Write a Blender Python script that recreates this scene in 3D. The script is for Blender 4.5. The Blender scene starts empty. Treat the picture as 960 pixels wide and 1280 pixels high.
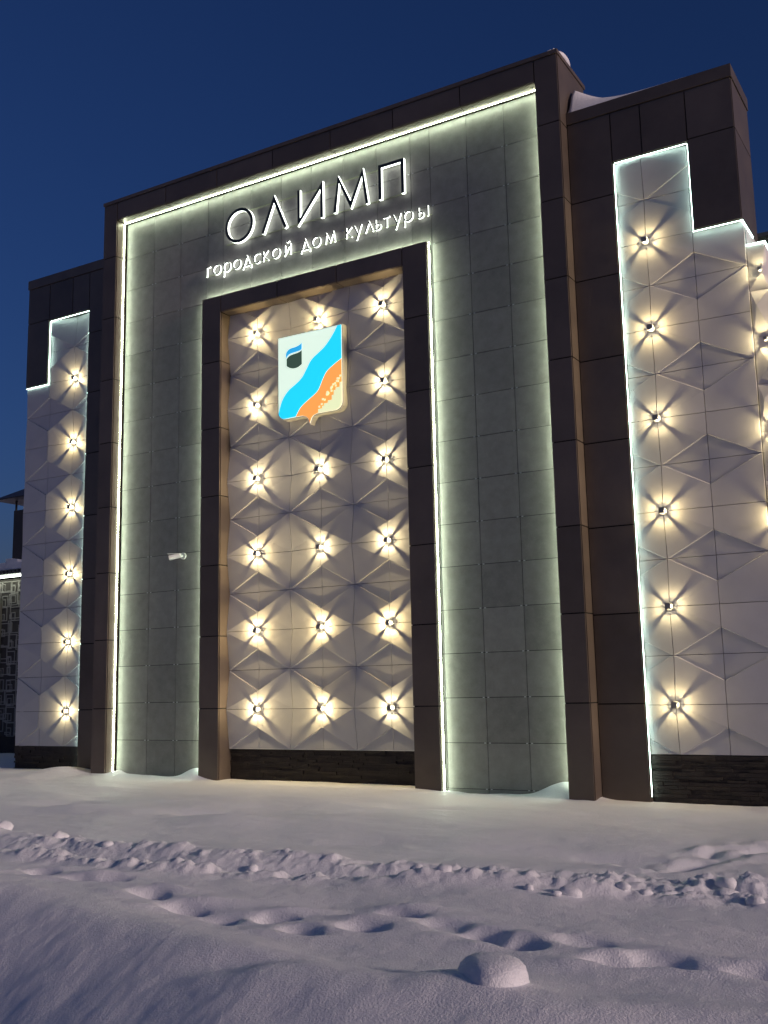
import bpy, bmesh, math, random
import numpy as np
from mathutils import Vector, Matrix
from mathutils.geometry import tessellate_polygon
random.seed(7)
sc = bpy.context.scene
col = sc.collection

# ------------------------------------------------------------------ camera
F_PX, W_PX, H_PX = 1318.4, 960.0, 1280.0
CAM = Vector((8.9046, -12.77, 0.2545))
yaw, pitch, roll = -0.5348, 0.1669, -0.0207
fw = Vector((math.sin(yaw)*math.cos(pitch), math.cos(yaw)*math.cos(pitch), math.sin(pitch)))
r0 = Vector((math.cos(yaw), -math.sin(yaw), 0)); u0 = r0.cross(fw)
cr = math.cos(roll)*r0 + math.sin(roll)*u0; cu = -math.sin(roll)*r0 + math.cos(roll)*u0
cam_d = bpy.data.cameras.new('camera'); cam = bpy.data.objects.new('camera', cam_d); col.objects.link(cam)
cam_d.sensor_fit = 'VERTICAL'; cam_d.sensor_height = 36.0; cam_d.lens = F_PX/H_PX*36.0
cam_d.clip_start = 0.05; cam_d.clip_end = 3000
cam.matrix_world = Matrix(((cr.x, cu.x, -fw.x, CAM.x), (cr.y, cu.y, -fw.y, CAM.y), (cr.z, cu.z, -fw.z, CAM.z), (0, 0, 0, 1)))
sc.camera = cam

# ------------------------------------------------------------------ sky, sun, exposure
SUN_AZ = math.radians(95)      # compass direction the low light comes from (0 = +Y, 90 = +X)
SUN_EL = math.radians(14.0)
world = bpy.data.worlds.new('World'); sc.world = world; world.use_nodes = True
wn = world.node_tree; wn.nodes.clear()
sky = wn.nodes.new('ShaderNodeTexSky'); sky.sky_type = 'NISHITA'; sky.sun_disc = False
sky.sun_elevation = math.radians(1.5); sky.sun_rotation = SUN_AZ
sky.altitude = 0; sky.air_density = 1.0; sky.dust_density = 0.3; sky.ozone_density = 4.2
tint = wn.nodes.new('ShaderNodeMix'); tint.data_type = 'RGBA'; tint.blend_type = 'MULTIPLY'; tint.inputs[0].default_value = 1.0
tint.inputs[7].default_value = (1.0, 0.76, 1.0, 1)
bg = wn.nodes.new('ShaderNodeBackground'); bg.inputs[1].default_value = 0.106
wo_ = wn.nodes.new('ShaderNodeOutputWorld')
wn.links.new(sky.outputs[0], tint.inputs[6]); wn.links.new(tint.outputs[2], bg.inputs[0]); wn.links.new(bg.outputs[0], wo_.inputs[0])
sun_d = bpy.data.lights.new('sun', 'SUN'); sun = bpy.data.objects.new('sun', sun_d); col.objects.link(sun)
sun_d.energy = 1.7; sun_d.angle = math.radians(8.0); sun_d.color = (1.0, 0.76, 0.68)
sd = Vector((math.sin(SUN_AZ)*math.cos(SUN_EL), math.cos(SUN_AZ)*math.cos(SUN_EL), math.sin(SUN_EL)))
sun.rotation_euler = sd.to_track_quat('Z', 'Y').to_euler(); sun.location = (30, 0, 20)
vs = sc.view_settings
sc.display_settings.display_device = 'sRGB'
vs.view_transform = 'Standard'; vs.look = 'None'; vs.gamma = 1.0; vs.exposure = 0.45; vs.use_curve_mapping = False
sc.render.engine = 'CYCLES'
cy = sc.cycles
cy.use_denoising = True; cy.max_bounces = 6; cy.diffuse_bounces = 4; cy.glossy_bounces = 3; cy.sample_clamp_indirect = 4.0
cy.use_light_tree = True; cy.caustics_reflective = False; cy.caustics_refractive = False

LED_G, LED_W, LAMP_W = 34.0, 9.0, 10.0

# ------------------------------------------------------------------ materials
def mat(name, base, rough=0.6, metal=0.0, var=0.0, nscale=4.0, ncol=None, bump=0.0, bscale=40.0, objvar=0.0, emit=None, estr=0.0, spec=0.5):
    m = bpy.data.materials.new(name); m.use_nodes = True
    nt = m.node_tree; b = nt.nodes['Principled BSDF']
    b.inputs['Base Color'].default_value = (*base, 1); b.inputs['Roughness'].default_value = rough
    b.inputs['Metallic'].default_value = metal; b.inputs['Specular IOR Level'].default_value = spec
    geo = nt.nodes.new('ShaderNodeNewGeometry')
    src = None
    if var > 0:
        n = nt.nodes.new('ShaderNodeTexNoise'); n.inputs['Scale'].default_value = nscale; n.inputs['Detail'].default_value = 6; n.inputs['Roughness'].default_value = 0.65
        nt.links.new(geo.outputs['Position'], n.inputs['Vector'])
        r = nt.nodes.new('ShaderNodeValToRGB')
        c2 = ncol or tuple(min(1, c*(1+var)) for c in base); c1 = tuple(c*(1-var) for c in base)
        r.color_ramp.elements[0].position = 0.3; r.color_ramp.elements[0].color = (*c1, 1)
        r.color_ramp.elements[1].position = 0.72; r.color_ramp.elements[1].color = (*c2, 1)
        nt.links.new(n.outputs['Fac'], r.inputs['Fac']); src = r.outputs['Color']
        mr = nt.nodes.new('ShaderNodeMapRange'); mr.inputs['To Min'].default_value = max(0.05, rough-0.12); mr.inputs['To Max'].default_value = min(1, rough+0.12)
        nt.links.new(n.outputs['Fac'], mr.inputs['Value']); nt.links.new(mr.outputs['Result'], b.inputs['Roughness'])
    if objvar > 0:
        oi = nt.nodes.new('ShaderNodeObjectInfo'); mr2 = nt.nodes.new('ShaderNodeMapRange')
        mr2.inputs['To Min'].default_value = 1-objvar; mr2.inputs['To Max'].default_value = 1+objvar
        nt.links.new(oi.outputs['Random'], mr2.inputs['Value'])
        mx = nt.nodes.new('ShaderNodeMix'); mx.data_type = 'RGBA'; mx.blend_type = 'MULTIPLY'; mx.inputs[0].default_value = 1
        if src: nt.links.new(src, mx.inputs[6])
        else: mx.inputs[6].default_value = (*base, 1)
        nt.links.new(mr2.outputs['Result'], mx.inputs[7]); src = mx.outputs[2]
    if src: nt.links.new(src, b.inputs['Base Color'])
    if bump > 0:
        n2 = nt.nodes.new('ShaderNodeTexNoise'); n2.inputs['Scale'].default_value = bscale; n2.inputs['Detail'].default_value = 5
        nt.links.new(geo.outputs['Position'], n2.inputs['Vector'])
        bp = nt.nodes.new('ShaderNodeBump'); bp.inputs['Strength'].default_value = bump; bp.inputs['Distance'].default_value = 0.01
        nt.links.new(n2.outputs['Fac'], bp.inputs['Height']); nt.links.new(bp.outputs['Normal'], b.inputs['Normal'])
    if emit:
        b.inputs['Emission Color'].default_value = (*emit, 1); b.inputs['Emission Strength'].default_value = estr
    return m

M = {}
M['clad'] = mat('brown_composite_cladding', (0.150, 0.122, 0.100), 0.42, metal=0.5, var=0.16, nscale=1.3, objvar=0.12, bump=0.05, bscale=5)
M['joint'] = mat('dark_joint', (0.008, 0.008, 0.008), 0.9)
M['relief'] = mat('white_relief_panel', (0.57, 0.565, 0.57), 0.45, var=0.05, nscale=2.5, objvar=0.03, bump=0.03, bscale=9)
M['plinth'] = mat('dark_ledgestone', (0.030, 0.023, 0.020), 0.7, var=0.5, nscale=9, bump=0.6, bscale=60)
M['led_green'] = mat('led_soft_green', (0.9, 0.9, 0.9), 0.5, emit=(0.84, 1.0, 0.74), estr=LED_G)
M['led_white'] = mat('led_mint', (0.9, 0.9, 0.9), 0.5, emit=(0.70, 1.0, 0.86), estr=LED_W)
M['led_far'] = mat('led_far', (0.9, 0.9, 0.9), 0.5, emit=(0.9, 1.0, 0.85), estr=8.0)
M['alu'] = mat('aluminium', (0.55, 0.56, 0.56), 0.35, metal=0.9)
M['lamp_metal'] = mat('lamp_housing', (0.32, 0.31, 0.29), 0.4, metal=0.7)
M['bulb'] = mat('lamp_bulb', (1, 1, 1), 0.4, emit=(1.0, 0.86, 0.55), estr=35.0)
M['white_plastic'] = mat('white_plastic', (0.75, 0.75, 0.73), 0.4, var=0.04)
M['black_plastic'] = mat('black_plastic', (0.02, 0.02, 0.02), 0.3)
M['letter_face'] = mat('letter_dark_face', (0.012, 0.014, 0.022), 0.35)
M['letter_body'] = mat('letter_glowing_acrylic', (0.9, 0.9, 0.9), 0.4, emit=(0.92, 1.0, 0.90), estr=2.0)
M['rail'] = mat('sign_rail', (0.30, 0.32, 0.22), 0.5)
M['body'] = mat('building_core', (0.05, 0.045, 0.045), 0.8)
M['metal_dark'] = mat('dark_sheet_metal', (0.02, 0.02, 0.022), 0.45, var=0.2, nscale=3)
M['olive'] = mat('olive_render', (0.20, 0.19, 0.15), 0.8, var=0.12, nscale=3)
M['roof_metal'] = mat('roof_sheet', (0.10, 0.10, 0.09), 0.5, var=0.2)
M['pattern'] = mat('pale_pattern', (0.36, 0.335, 0.29), 0.7, var=0.15, nscale=6)
M['pattern_base'] = mat('dark_pattern_ground', (0.075, 0.064, 0.054), 0.8, var=0.2)
M['glass'] = mat('dark_window_glass', (0.01, 0.012, 0.015), 0.08)
M['rust'] = mat('hazy_frost', (0.5, 0.5, 0.55), 0.7)

def tile_mat():
    m = mat('grey_porcelain_tile', (0.250, 0.238, 0.222), 0.5, var=0.16, nscale=7, objvar=0.12, bump=0.03, bscale=14)
    nt = m.node_tree; b = nt.nodes['Principled BSDF']
    src = b.inputs['Base Color'].links[0].from_socket
    geo = nt.nodes.new('ShaderNodeNewGeometry')
    ns = nt.nodes.new('ShaderNodeTexNoise'); ns.inputs['Scale'].default_value = 5.5; ns.inputs['Detail'].default_value = 4; ns.inputs['Distortion'].default_value = 2.2
    nt.links.new(geo.outputs['Position'], ns.inputs['Vector'])
    s1 = nt.nodes.new('ShaderNodeMath'); s1.operation = 'SUBTRACT'; s1.inputs[1].default_value = 0.5; nt.links.new(ns.outputs['Fac'], s1.inputs[0])
    s2 = nt.nodes.new('ShaderNodeMath'); s2.operation = 'ABSOLUTE'; nt.links.new(s1.outputs[0], s2.inputs[0])
    mr = nt.nodes.new('ShaderNodeMapRange'); mr.inputs['From Min'].default_value = 0.0; mr.inputs['From Max'].default_value = 0.014; mr.inputs['To Min'].default_value = 0.30; mr.inputs['To Max'].default_value = 0.0
    nt.links.new(s2.outputs[0], mr.inputs['Value'])
    mx = nt.nodes.new('ShaderNodeMix'); mx.data_type = 'RGBA'; nt.links.new(mr.outputs['Result'], mx.inputs[0]); nt.links.new(src, mx.inputs[6]); mx.inputs[7].default_value = (0.34, 0.34, 0.29, 1)
    nt.links.new(mx.outputs[2], b.inputs['Base Color'])
    return m
M['tile'] = tile_mat()

def snow_mat():
    m = bpy.data.materials.new('snow'); m.use_nodes = True; nt = m.node_tree; b = nt.nodes['Principled BSDF']
    geo = nt.nodes.new('ShaderNodeNewGeometry')
    b.inputs['Base Color'].default_value = (0.80, 0.82, 0.86, 1); b.inputs['Roughness'].default_value = 0.55
    b.inputs['Specular IOR Level'].default_value = 0.35
    n1 = nt.nodes.new('ShaderNodeTexNoise'); n1.inputs['Scale'].default_value = 75; n1.inputs['Detail'].default_value = 3; n1.inputs['Roughness'].default_value = 0.7
    n2 = nt.nodes.new('ShaderNodeTexNoise'); n2.inputs['Scale'].default_value = 22; n2.inputs['Detail'].default_value = 5
    for n in (n1, n2): nt.links.new(geo.outputs['Position'], n.inputs['Vector'])
    b1 = nt.nodes.new('ShaderNodeBump'); b1.inputs['Strength'].default_value = 0.9; b1.inputs['Distance'].default_value = 0.010
    b2 = nt.nodes.new('ShaderNodeBump'); b2.inputs['Strength'].default_value = 0.35; b2.inputs['Distance'].default_value = 0.012
    nt.links.new(n1.outputs['Fac'], b1.inputs['Height']); nt.links.new(n2.outputs['Fac'], b2.inputs['Height'])
    nt.links.new(b1.outputs['Normal'], b2.inputs['Normal']); nt.links.new(b2.outputs['Normal'], b.inputs['Normal'])
    return m
M['snow'] = snow_mat()

# ------------------------------------------------------------------ helpers
def tag(o, label=None, cat=None, group=None, kind=None):
    if label: o['label'] = label
    if cat: o['category'] = cat
    if group: o['group'] = group
    if kind: o['kind'] = kind
    return o
WLOC = {}
def link(o, parent=None):
    col.objects.link(o)
    if parent is not None:
        o.parent = parent
        base = WLOC.get(parent.name)
        if base is not None: o.matrix_parent_inverse = Matrix.Translation(-base)
    return o
def empty(name, loc, label, cat, group=None, world_children=False):
    o = bpy.data.objects.new(name, None); o.empty_display_size = 0.1; o.location = loc; col.objects.link(o)
    if world_children: WLOC[o.name] = Vector(loc)
    return tag(o, label, cat, group)
def mesh_obj(name, verts, faces, m, parent=None, smooth=False):
    me = bpy.data.meshes.new(name); me.from_pydata([tuple(v) for v in verts], [], faces); me.update()
    if m: me.materials.append(M[m] if isinstance(m, str) else m)
    if smooth: me.polygons.foreach_set('use_smooth', [True]*len(me.polygons))
    return link(bpy.data.objects.new(name, me), parent)
class MB:
    def __init__(s): s.v = []; s.f = []
    def box(s, x0, x1, y0, y1, z0, z1):
        n = len(s.v)
        s.v += [(x0,y0,z0),(x1,y0,z0),(x1,y1,z0),(x0,y1,z0),(x0,y0,z1),(x1,y0,z1),(x1,y1,z1),(x0,y1,z1)]
        s.f += [tuple(n+i for i in q) for q in ((0,3,2,1),(4,5,6,7),(0,1,5,4),(1,2,6,5),(2,3,7,6),(3,0,4,7))]
        return s
    def cyl(s, c, axis, r, h, n=16, r2=None):
        a = Vector(axis).normalized(); u = a.orthogonal().normalized(); w = a.cross(u); c = Vector(c); k = len(s.v); r2 = r if r2 is None else r2
        for i in range(n):
            t = 2*math.pi*i/n; d = u*math.cos(t)+w*math.sin(t)
            s.v.append(tuple(c+d*r)); s.v.append(tuple(c+a*h+d*r2))
        for i in range(n):
            j = (i+1) % n; s.f.append((k+2*i, k+2*j, k+2*j+1, k+2*i+1))
        s.f.append(tuple(k+2*i for i in range(n))[::-1]); s.f.append(tuple(k+2*i+1 for i in range(n)))
        return s
    def build(s, name, m, parent=None, smooth=False): return mesh_obj(name, s.v, s.f, m, parent, smooth)
_unit = {}
def unit_mesh(name, m):
    k = (name, m)
    if k not in _unit:
        b = MB().box(-.5,.5,-.5,.5,-.5,.5); me = bpy.data.meshes.new(name); me.from_pydata(b.v, [], b.f); me.materials.append(M[m]); _unit[k] = me
    return _unit[k]
def ubox(name, m, parent, x0, x1, y0, y1, z0, z1):
    o = bpy.data.objects.new(name, unit_mesh(name, m)); o.location = ((x0+x1)/2, (y0+y1)/2, (z0+z1)/2); o.scale = (x1-x0, y1-y0, z1-z0)
    return link(o, parent)
G = 0.008      # half joint
def clad_front(parent, xs, zs, y, th=0.016, name='cladding_panel', m='clad'):
    for i in range(len(xs)-1):
        for k in range(len(zs)-1):
            ubox(name, m, parent, xs[i]+G, xs[i+1]-G, y+random.uniform(0, .0015), y+th, zs[k]+G, zs[k+1]-G)
def clad_side(parent, x, ys, zs, sgn, th=0.016, name='cladding_panel', m='clad'):
    for i in range(len(ys)-1):
        for k in range(len(zs)-1):
            a, b = (x-th, x) if sgn > 0 else (x, x+th)
            ubox(name, m, parent, a, b, ys[i]+G, ys[i+1]-G, zs[k]+G, zs[k+1]-G)
def clad_soffit(parent, xs, y0, y1, z, th=0.016):
    for i in range(len(xs)-1): ubox('cladding_panel', 'clad', parent, xs[i]+G, xs[i+1]-G, y0, y1, z, z+th)

# ------------------------------------------------------------------ snow ground
def vnoise(x, y, seed):
    rs = np.random.RandomState(seed); T = rs.rand(256, 256)
    xi = np.floor(x).astype(int); yi = np.floor(y).astype(int); fx = x-xi; fy = y-yi
    fx = fx*fx*fx*(fx*(fx*6-15)+10); fy = fy*fy*fy*(fy*(fy*6-15)+10)
    a = T[xi & 255, yi & 255]; b = T[(xi+1) & 255, yi & 255]; c = T[xi & 255, (yi+1) & 255]; d = T[(xi+1) & 255, (yi+1) & 255]
    return (a*(1-fx)+b*fx)*(1-fy)+(c*(1-fx)+d*fx)*fy - 0.5
def fbm(x, y, s, seed, oct=4, g=0.5):
    t = 0; a = 1
    for i in range(oct):
        t = t + a*vnoise(x*s+17.3*i, y*s-9.1*i, seed+i); s *= 2.03; a *= g
    return t
def sstep(a, b, x):
    t = np.clip((x-a)/(b-a), 0, 1); return t*t*(3-2*t)
def interp(x, pts): return np.interp(x, [p[0] for p in pts], [p[1] for p in pts])
def gauss(X, Y, x, y, sx, sy, rot=0.0):
    c, s = math.cos(rot), math.sin(rot); dx, dy = X-x, Y-y
    return np.exp(-((dx*c+dy*s)/sx)**2-((-dx*s+dy*c)/sy)**2)
TRACK = [(-12, -5.15), (-0.4, -5.50), (2.5, -5.53), (4.3, -5.20), (6.0, -4.82), (7.0, -4.60), (9.0, -4.2), (14, -3.4)]
CREST = [(-12, -5.2), (0.0, -6.45), (1.3, -6.85), (4.15, -7.40), (5.2, -7.72), (5.9, -7.82), (6.85, -7.78), (7.8, -7.55), (10, -7.1), (14, -6.6)]
FEET = [(1.70,-6.37,.2),(2.23,-6.47,.1),(2.52,-6.40,.3),(3.16,-6.60,.0),(3.60,-6.73,.2),(4.04,-6.83,.1),(4.38,-6.70,.3),(4.75,-6.92,.1),(5.12,-6.74,.2),(5.19,-6.45,.1),
        (5.63,-6.55,.0),(5.92,-6.66,.2),(6.20,-6.74,.1),(6.55,-6.58,.0),(6.83,-6.85,.2),(7.02,-6.70,.0),(7.25,-6.80,.1),(7.55,-6.74,.1),(7.9,-6.86,.2)]
PATH = [(5.93,-3.53),(6.23,-3.50),(6.32,-3.15),(6.52,-2.60),(6.70,-2.48),(7.0,-2.2),(7.1,-1.9)]
def ground_z(X, Y):
    near = sstep(60, 25, np.abs(X))*sstep(60, 25, np.abs(Y))
    z = -1.105 - 0.016*np.clip(X, -12, 12) - 0.010*np.clip(-Y, 0, 12)
    z = z + near*(0.10*fbm(X, Y*1.6, 0.33, 3, 3) + 0.028*fbm(X*0.8, Y*1.8, 1.3, 11, 3) + 0.006*fbm(X, Y, 6, 21, 3) + 0.0022*fbm(X, Y, 17, 25, 2, .6))
    # even strip along the walls
    wall = sstep(-1.4, -0.15, Y)
    z = z*(1-wall) + wall*(interp(X, [(-12,-1.0),(-6.6,-.985),(-5.6,-.985),(-4.9,-.96),(-4.36,-1.01),(-3.9,-1.0),(-2.2,-1.06),(-1.7,-1.06),(1.6,-1.07),(2.1,-1.10),(3.9,-1.14),(4.9,-1.165),(6.5,-1.18),(12,-1.2)]) + 0.012*fbm(X, Y, 2.2, 31, 3))
    # drifts in the niches between the portal pillars and the inner frame
    z = z + sstep(-.02, .24, Y)*sstep(.6, .3, Y)*(0.17*np.exp(-((X+2.30)/.28)**2) + 0.19*np.exp(-((X-3.80)/.34)**2) + 0.05*np.exp(-((X+3.95)/.10)**2) - 0.03*np.exp(-((X-2.5)/.3)**2))
    z = z + 0.06*np.exp(-((X+5.0)/.5)**2)*np.exp(-((Y+.05)/.35)**2)
    # wind-scoured hollows
    for (x, y, d, sx, sy) in [(-1.75,-2.85,.075,.55,.20),(-1.3,-3.1,-.05,.8,.25),(.55,-2.85,.07,.55,.15),(1.35,-3.1,-.06,1.0,.28),(2.9,-1.1,.04,.3,.12),(2.3,-1.2,.04,.35,.14),(4.95,-7.75,.05,.35,.12),(3.9,-3.2,-.05,1.2,.3),(5.6,-3.3,.05,.5,.16),(3.2,-9.0,.06,.7,.25)]:
        z = z - d*gauss(X, Y, x, y, sx, sy, 0.12)
    # ploughed track: two broken rims and a trough
    ty = interp(X, TRACK) + 0.07*fbm(X, Y*0, 1.1, 41, 3); d = Y-ty
    rough = sstep(.75, .3, np.abs(d))
    lump = np.clip(fbm(X, Y, 6.5, 51, 4, .65)+.10, 0, 1)
    z = z - near*0.11*np.exp(-(d/.22)**2) + near*0.05*np.exp(-((d-.42)/.16)**2)*(1+1.2*fbm(X, Y, 2.5, 55, 2)) + near*0.06*np.exp(-((d+.40)/.15)**2)*(1+1.4*fbm(X, Y, 3.1, 57, 2))
    z = z + near*rough*(0.050*lump + 0.016*fbm(X, Y, 12, 61, 3, .7))*(0.25+0.9*np.exp(-((np.abs(d)-.40)/.15)**2))
    # trodden patch and side path at the right
    tp = gauss(X, Y, 6.75, -4.2, .75, .45, .2)
    z = z + tp*(0.11*np.clip(fbm(X, Y, 5.0, 71, 4, .6)+.1, 0, 1)-.03)
    pd = np.full_like(X, 9.0)
    for (ax, ay), (bx, by) in zip(PATH[:-1], PATH[1:]):
        t = np.clip(((X-ax)*(bx-ax)+(Y-ay)*(by-ay))/((bx-ax)**2+(by-ay)**2), 0, 1)
        pd = np.minimum(pd, np.hypot(X-ax-t*(bx-ax), Y-ay-t*(by-ay)))
    z = z - 0.06*np.exp(-(pd/.13)**2)*(1+2.2*fbm(X, Y, 3.7, 75, 2)) + 0.018*np.exp(-((pd-.26)/.1)**2)*(1+2*fbm(X, Y, 4.5, 77, 2))
    # footprints
    for i, (x, y, r) in enumerate(FEET):
        dd = .060 + .025*math.sin(i*2.3)
        q = ((X-x)/.17)**2 + ((Y-y-.25*(r-.1)*(X-x))/.085)**2
        q = q*(1+.5*fbm(X, Y, 5, 91+i, 2))
        z = z - 1.15*dd*np.exp(-q*q) + .45*dd*gauss(X, Y, x+.06, y+.17, .26, .07, r) + .35*dd*gauss(X, Y, x-.22, y-.12, .20, .07, r)
    # the bank in front falls away to the camera and to the left
    cyv = interp(X, CREST) + .05*fbm(X, Y*0, .9, 81, 3); e = cyv-Y
    z = z + near*(0.075*np.exp(-(e/.28)**2) - 0.27*sstep(0, 1.6, e)*sstep(14, 5, e) + 0.03*sstep(.2, 1.4, e)*fbm(X, Y, .8, 85, 2) - 0.10*sstep(.1, 1.5, e)*np.clip(7.6-X, 0, 6)*sstep(14, 5, e))
    # snow-covered mound (only its skirt; the mound itself is a thing)
    z = z + .06*gauss(X, Y, 6.33, -7.62, .36, .24)
    return z
def axis(parts):
    a = []
    for lo, hi, st in parts: a += list(np.arange(lo, hi-1e-6, st))
    a.append(parts[-1][1]); return np.array(a)
gx = axis([(-900,-300,150),(-300,-60,30),(-60,-15,3),(-15,-9,.3),(-9,0,.045),(0,8.6,.018),(8.6,12,.1),(12,30,1.5),(30,90,10),(90,300,35),(300,900,150)])
gy = axis([(-900,-300,150),(-300,-60,30),(-60,-14,4),(-14,-9.8,.15),(-9.8,-4,.015),(-4,.6,.03),(.6,3,.2),(3,20,1),(20,90,10),(90,300,35),(300,900,150)])
X, Y = np.meshgrid(gx, gy); Z = ground_z(X, Y)
nv = X.size; nx, ny = len(gx), len(gy)
co = np.stack([X.ravel(), Y.ravel(), Z.ravel()], 1).astype(np.float32)
ii = (np.arange(ny-1)[:, None]*nx + np.arange(nx-1)[None, :]).ravel()
quads = np.stack([ii, ii+1, ii+nx+1, ii+nx], 1).astype(np.int32)
me = bpy.data.meshes.new('snow_ground'); me.vertices.add(nv); me.vertices.foreach_set('co', co.ravel())
me.loops.add(quads.size); me.loops.foreach_set('vertex_index', quads.ravel()); me.polygons.add(len(quads))
me.polygons.foreach_set('loop_start', np.arange(0, quads.size, 4, dtype=np.int32)); me.polygons.foreach_set('loop_total', np.full(len(quads), 4, np.int32))
me.polygons.foreach_set('use_smooth', np.ones(len(quads), bool)); me.update(); me.validate()
me.materials.append(M['snow'])
ground = link(bpy.data.objects.new('snow_ground', me)); tag(ground, kind='structure')
def gz(x, y): return float(ground_z(np.array([[x]]), np.array([[y]]))[0, 0])

# ------------------------------------------------------------------ culture house: body
house = empty('culture_house', (0, 0.6, -1.1), 'tall dark brown culture house with glowing portal and white relief panels', 'building', world_children=True)
PL0, PL1, PR0, PR1 = -4.36, -4.04, 3.92, 4.265
ZT, ZC, ZI = 8.96, 8.90, 8.57
SEAM = [0.04+1.1225*k for k in range(8)]
WALL_Y = 0.2515
ZB = -1.7
# portal
pm = MB()
pm.box(PL0+.018, PL1-.018, .018, 1.06, ZB, ZC-.002).box(PR0+.018, PR1-.018, .018, 1.06, ZB, ZC-.004)
pm.box(PL1-.018, PR0+.018, .018, 1.05, ZI+.018, ZC-.006)
portal = pm.build('portal', 'joint', house)
rows = [ZB]+SEAM+[ZC]
clad_front(portal, [PL0, PL1], rows, 0); clad_front(portal, [PR0, PR1], rows, 0)
fx = [-4.04,-2.90,-1.77,-.62,.50,1.63,2.76,3.92]
clad_front(portal, fx, [ZI, ZC], 0)
clad_side(portal, PL1, [.018, WALL_Y-.01], [ZB]+SEAM+[ZI], 1)
clad_side(portal, PR0, [.018, WALL_Y-.01], [ZB]+SEAM+[ZI], -1)
clad_side(portal, PR1, [.018, 1.06], rows, 1); clad_side(portal, PL0, [.018, 1.06], rows, -1)
clad_soffit(portal, fx, .018, WALL_Y-.01, ZI)
MB().box(PL0-.012, PR1+.012, -.014, 1.10, ZC+.002, ZT).build('coping', 'clad', house)
# tile wall
tw = MB().box(PL1+.002, -1.80, WALL_Y+.012, .9, ZB, ZI+.4).box(1.70, PR0-.002, WALL_Y+.012, .9, ZB, ZI+.4).box(-1.80, 1.70, WALL_Y+.012, .9, 6.47, ZI+.4).build('tile_wall', 'joint', house)
tx = [-4.035,-3.97+.002,-3.37,-2.765,-2.16,-1.83,-1.23,-.625,-.03,.585,1.18,1.78,2.11,2.72,3.322,3.915]
tx = [-4.03,-3.37,-2.765,-2.16,-1.83,-1.23,-.625,-.03,.585,1.18,1.78,2.11,2.72,3.322,3.91]
tz = [-1.7]+[-.4735+.5987*k for k in range(-1, 16)]; tz[-1] = ZI-.005
clips = MB()
for i in range(len(tx)-1):
    for k in range(len(tz)-1):
        x0, x1, z0, z1 = tx[i], tx[i+1], tz[k], tz[k+1]
        if x0 > -1.9 and x1 < 1.9:
            if z1 < 6.5: continue
            z0 = max(z0, 6.48)
        ubox('tile', 'tile', tw, x0+.004, x1-.004, WALL_Y+random.uniform(-.0015, .0015), WALL_Y+.012, z0+.004, z1-.004)
        for s in (-1, 1):
            cx = x1 + s*.035
            if -3.9 < cx < 3.9 and not (-2.3 < cx < 2.2 and z0 < 6.7) and i < len(tx)-2 and k > 0:
                clips.box(cx-.012, cx+.012, WALL_Y-.004, WALL_Y+.006, z0-.007, z0+.007)
tag(clips.build('tile_clip', 'alu', tw), kind='stuff')
# inner frame
FL0, FL1, FR0, FR1, FT, FI, FY = -2.167, -1.765, 1.669, 2.085, 6.72, 6.426, .113
fm = MB()
fm.box(FL0+.018, FL1-.018, FY+.018, .62, ZB, FT-.018).box(FR0+.018, FR1-.018, FY+.018, .62, ZB, FT-.020).box(FL1-.018, FR0+.018, FY+.018, .62, FI+.018, FT-.022)
frame = fm.build('inner_frame', 'joint', house)
fs = [.02+1.115*k for k in range(6)]
frow = [ZB]+fs+[FT]
clad_front(frame, [FL0, FL1], frow, FY); clad_front(frame, [FR0, FR1], frow, FY)
ftx = [FL1,-.62,.505,FR0]
clad_front(frame, ftx, [FI, FT], FY)
clad_side(frame, FL1, [FY+.018, .50], [ZB]+fs+[FI], 1); clad_side(frame, FR0, [FY+.018, .50], [ZB]+fs+[FI], -1)
clad_side(frame, FR1, [FY+.018, WALL_Y-.004], [ZB]+fs+[FT], 1); clad_side(frame, FL0, [FY+.018, WALL_Y-.004], [ZB]+fs+[FT], -1)
clad_soffit(frame, ftx, FY+.018, .50, FI)
for i in range(3): ubox('cladding_panel', 'clad', frame, [FL0,-.62,.505][i]+G, [-.62,.505,FR1][i]-G, FY+.018, WALL_Y-.004, FT-.018, FT-.002)

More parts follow.
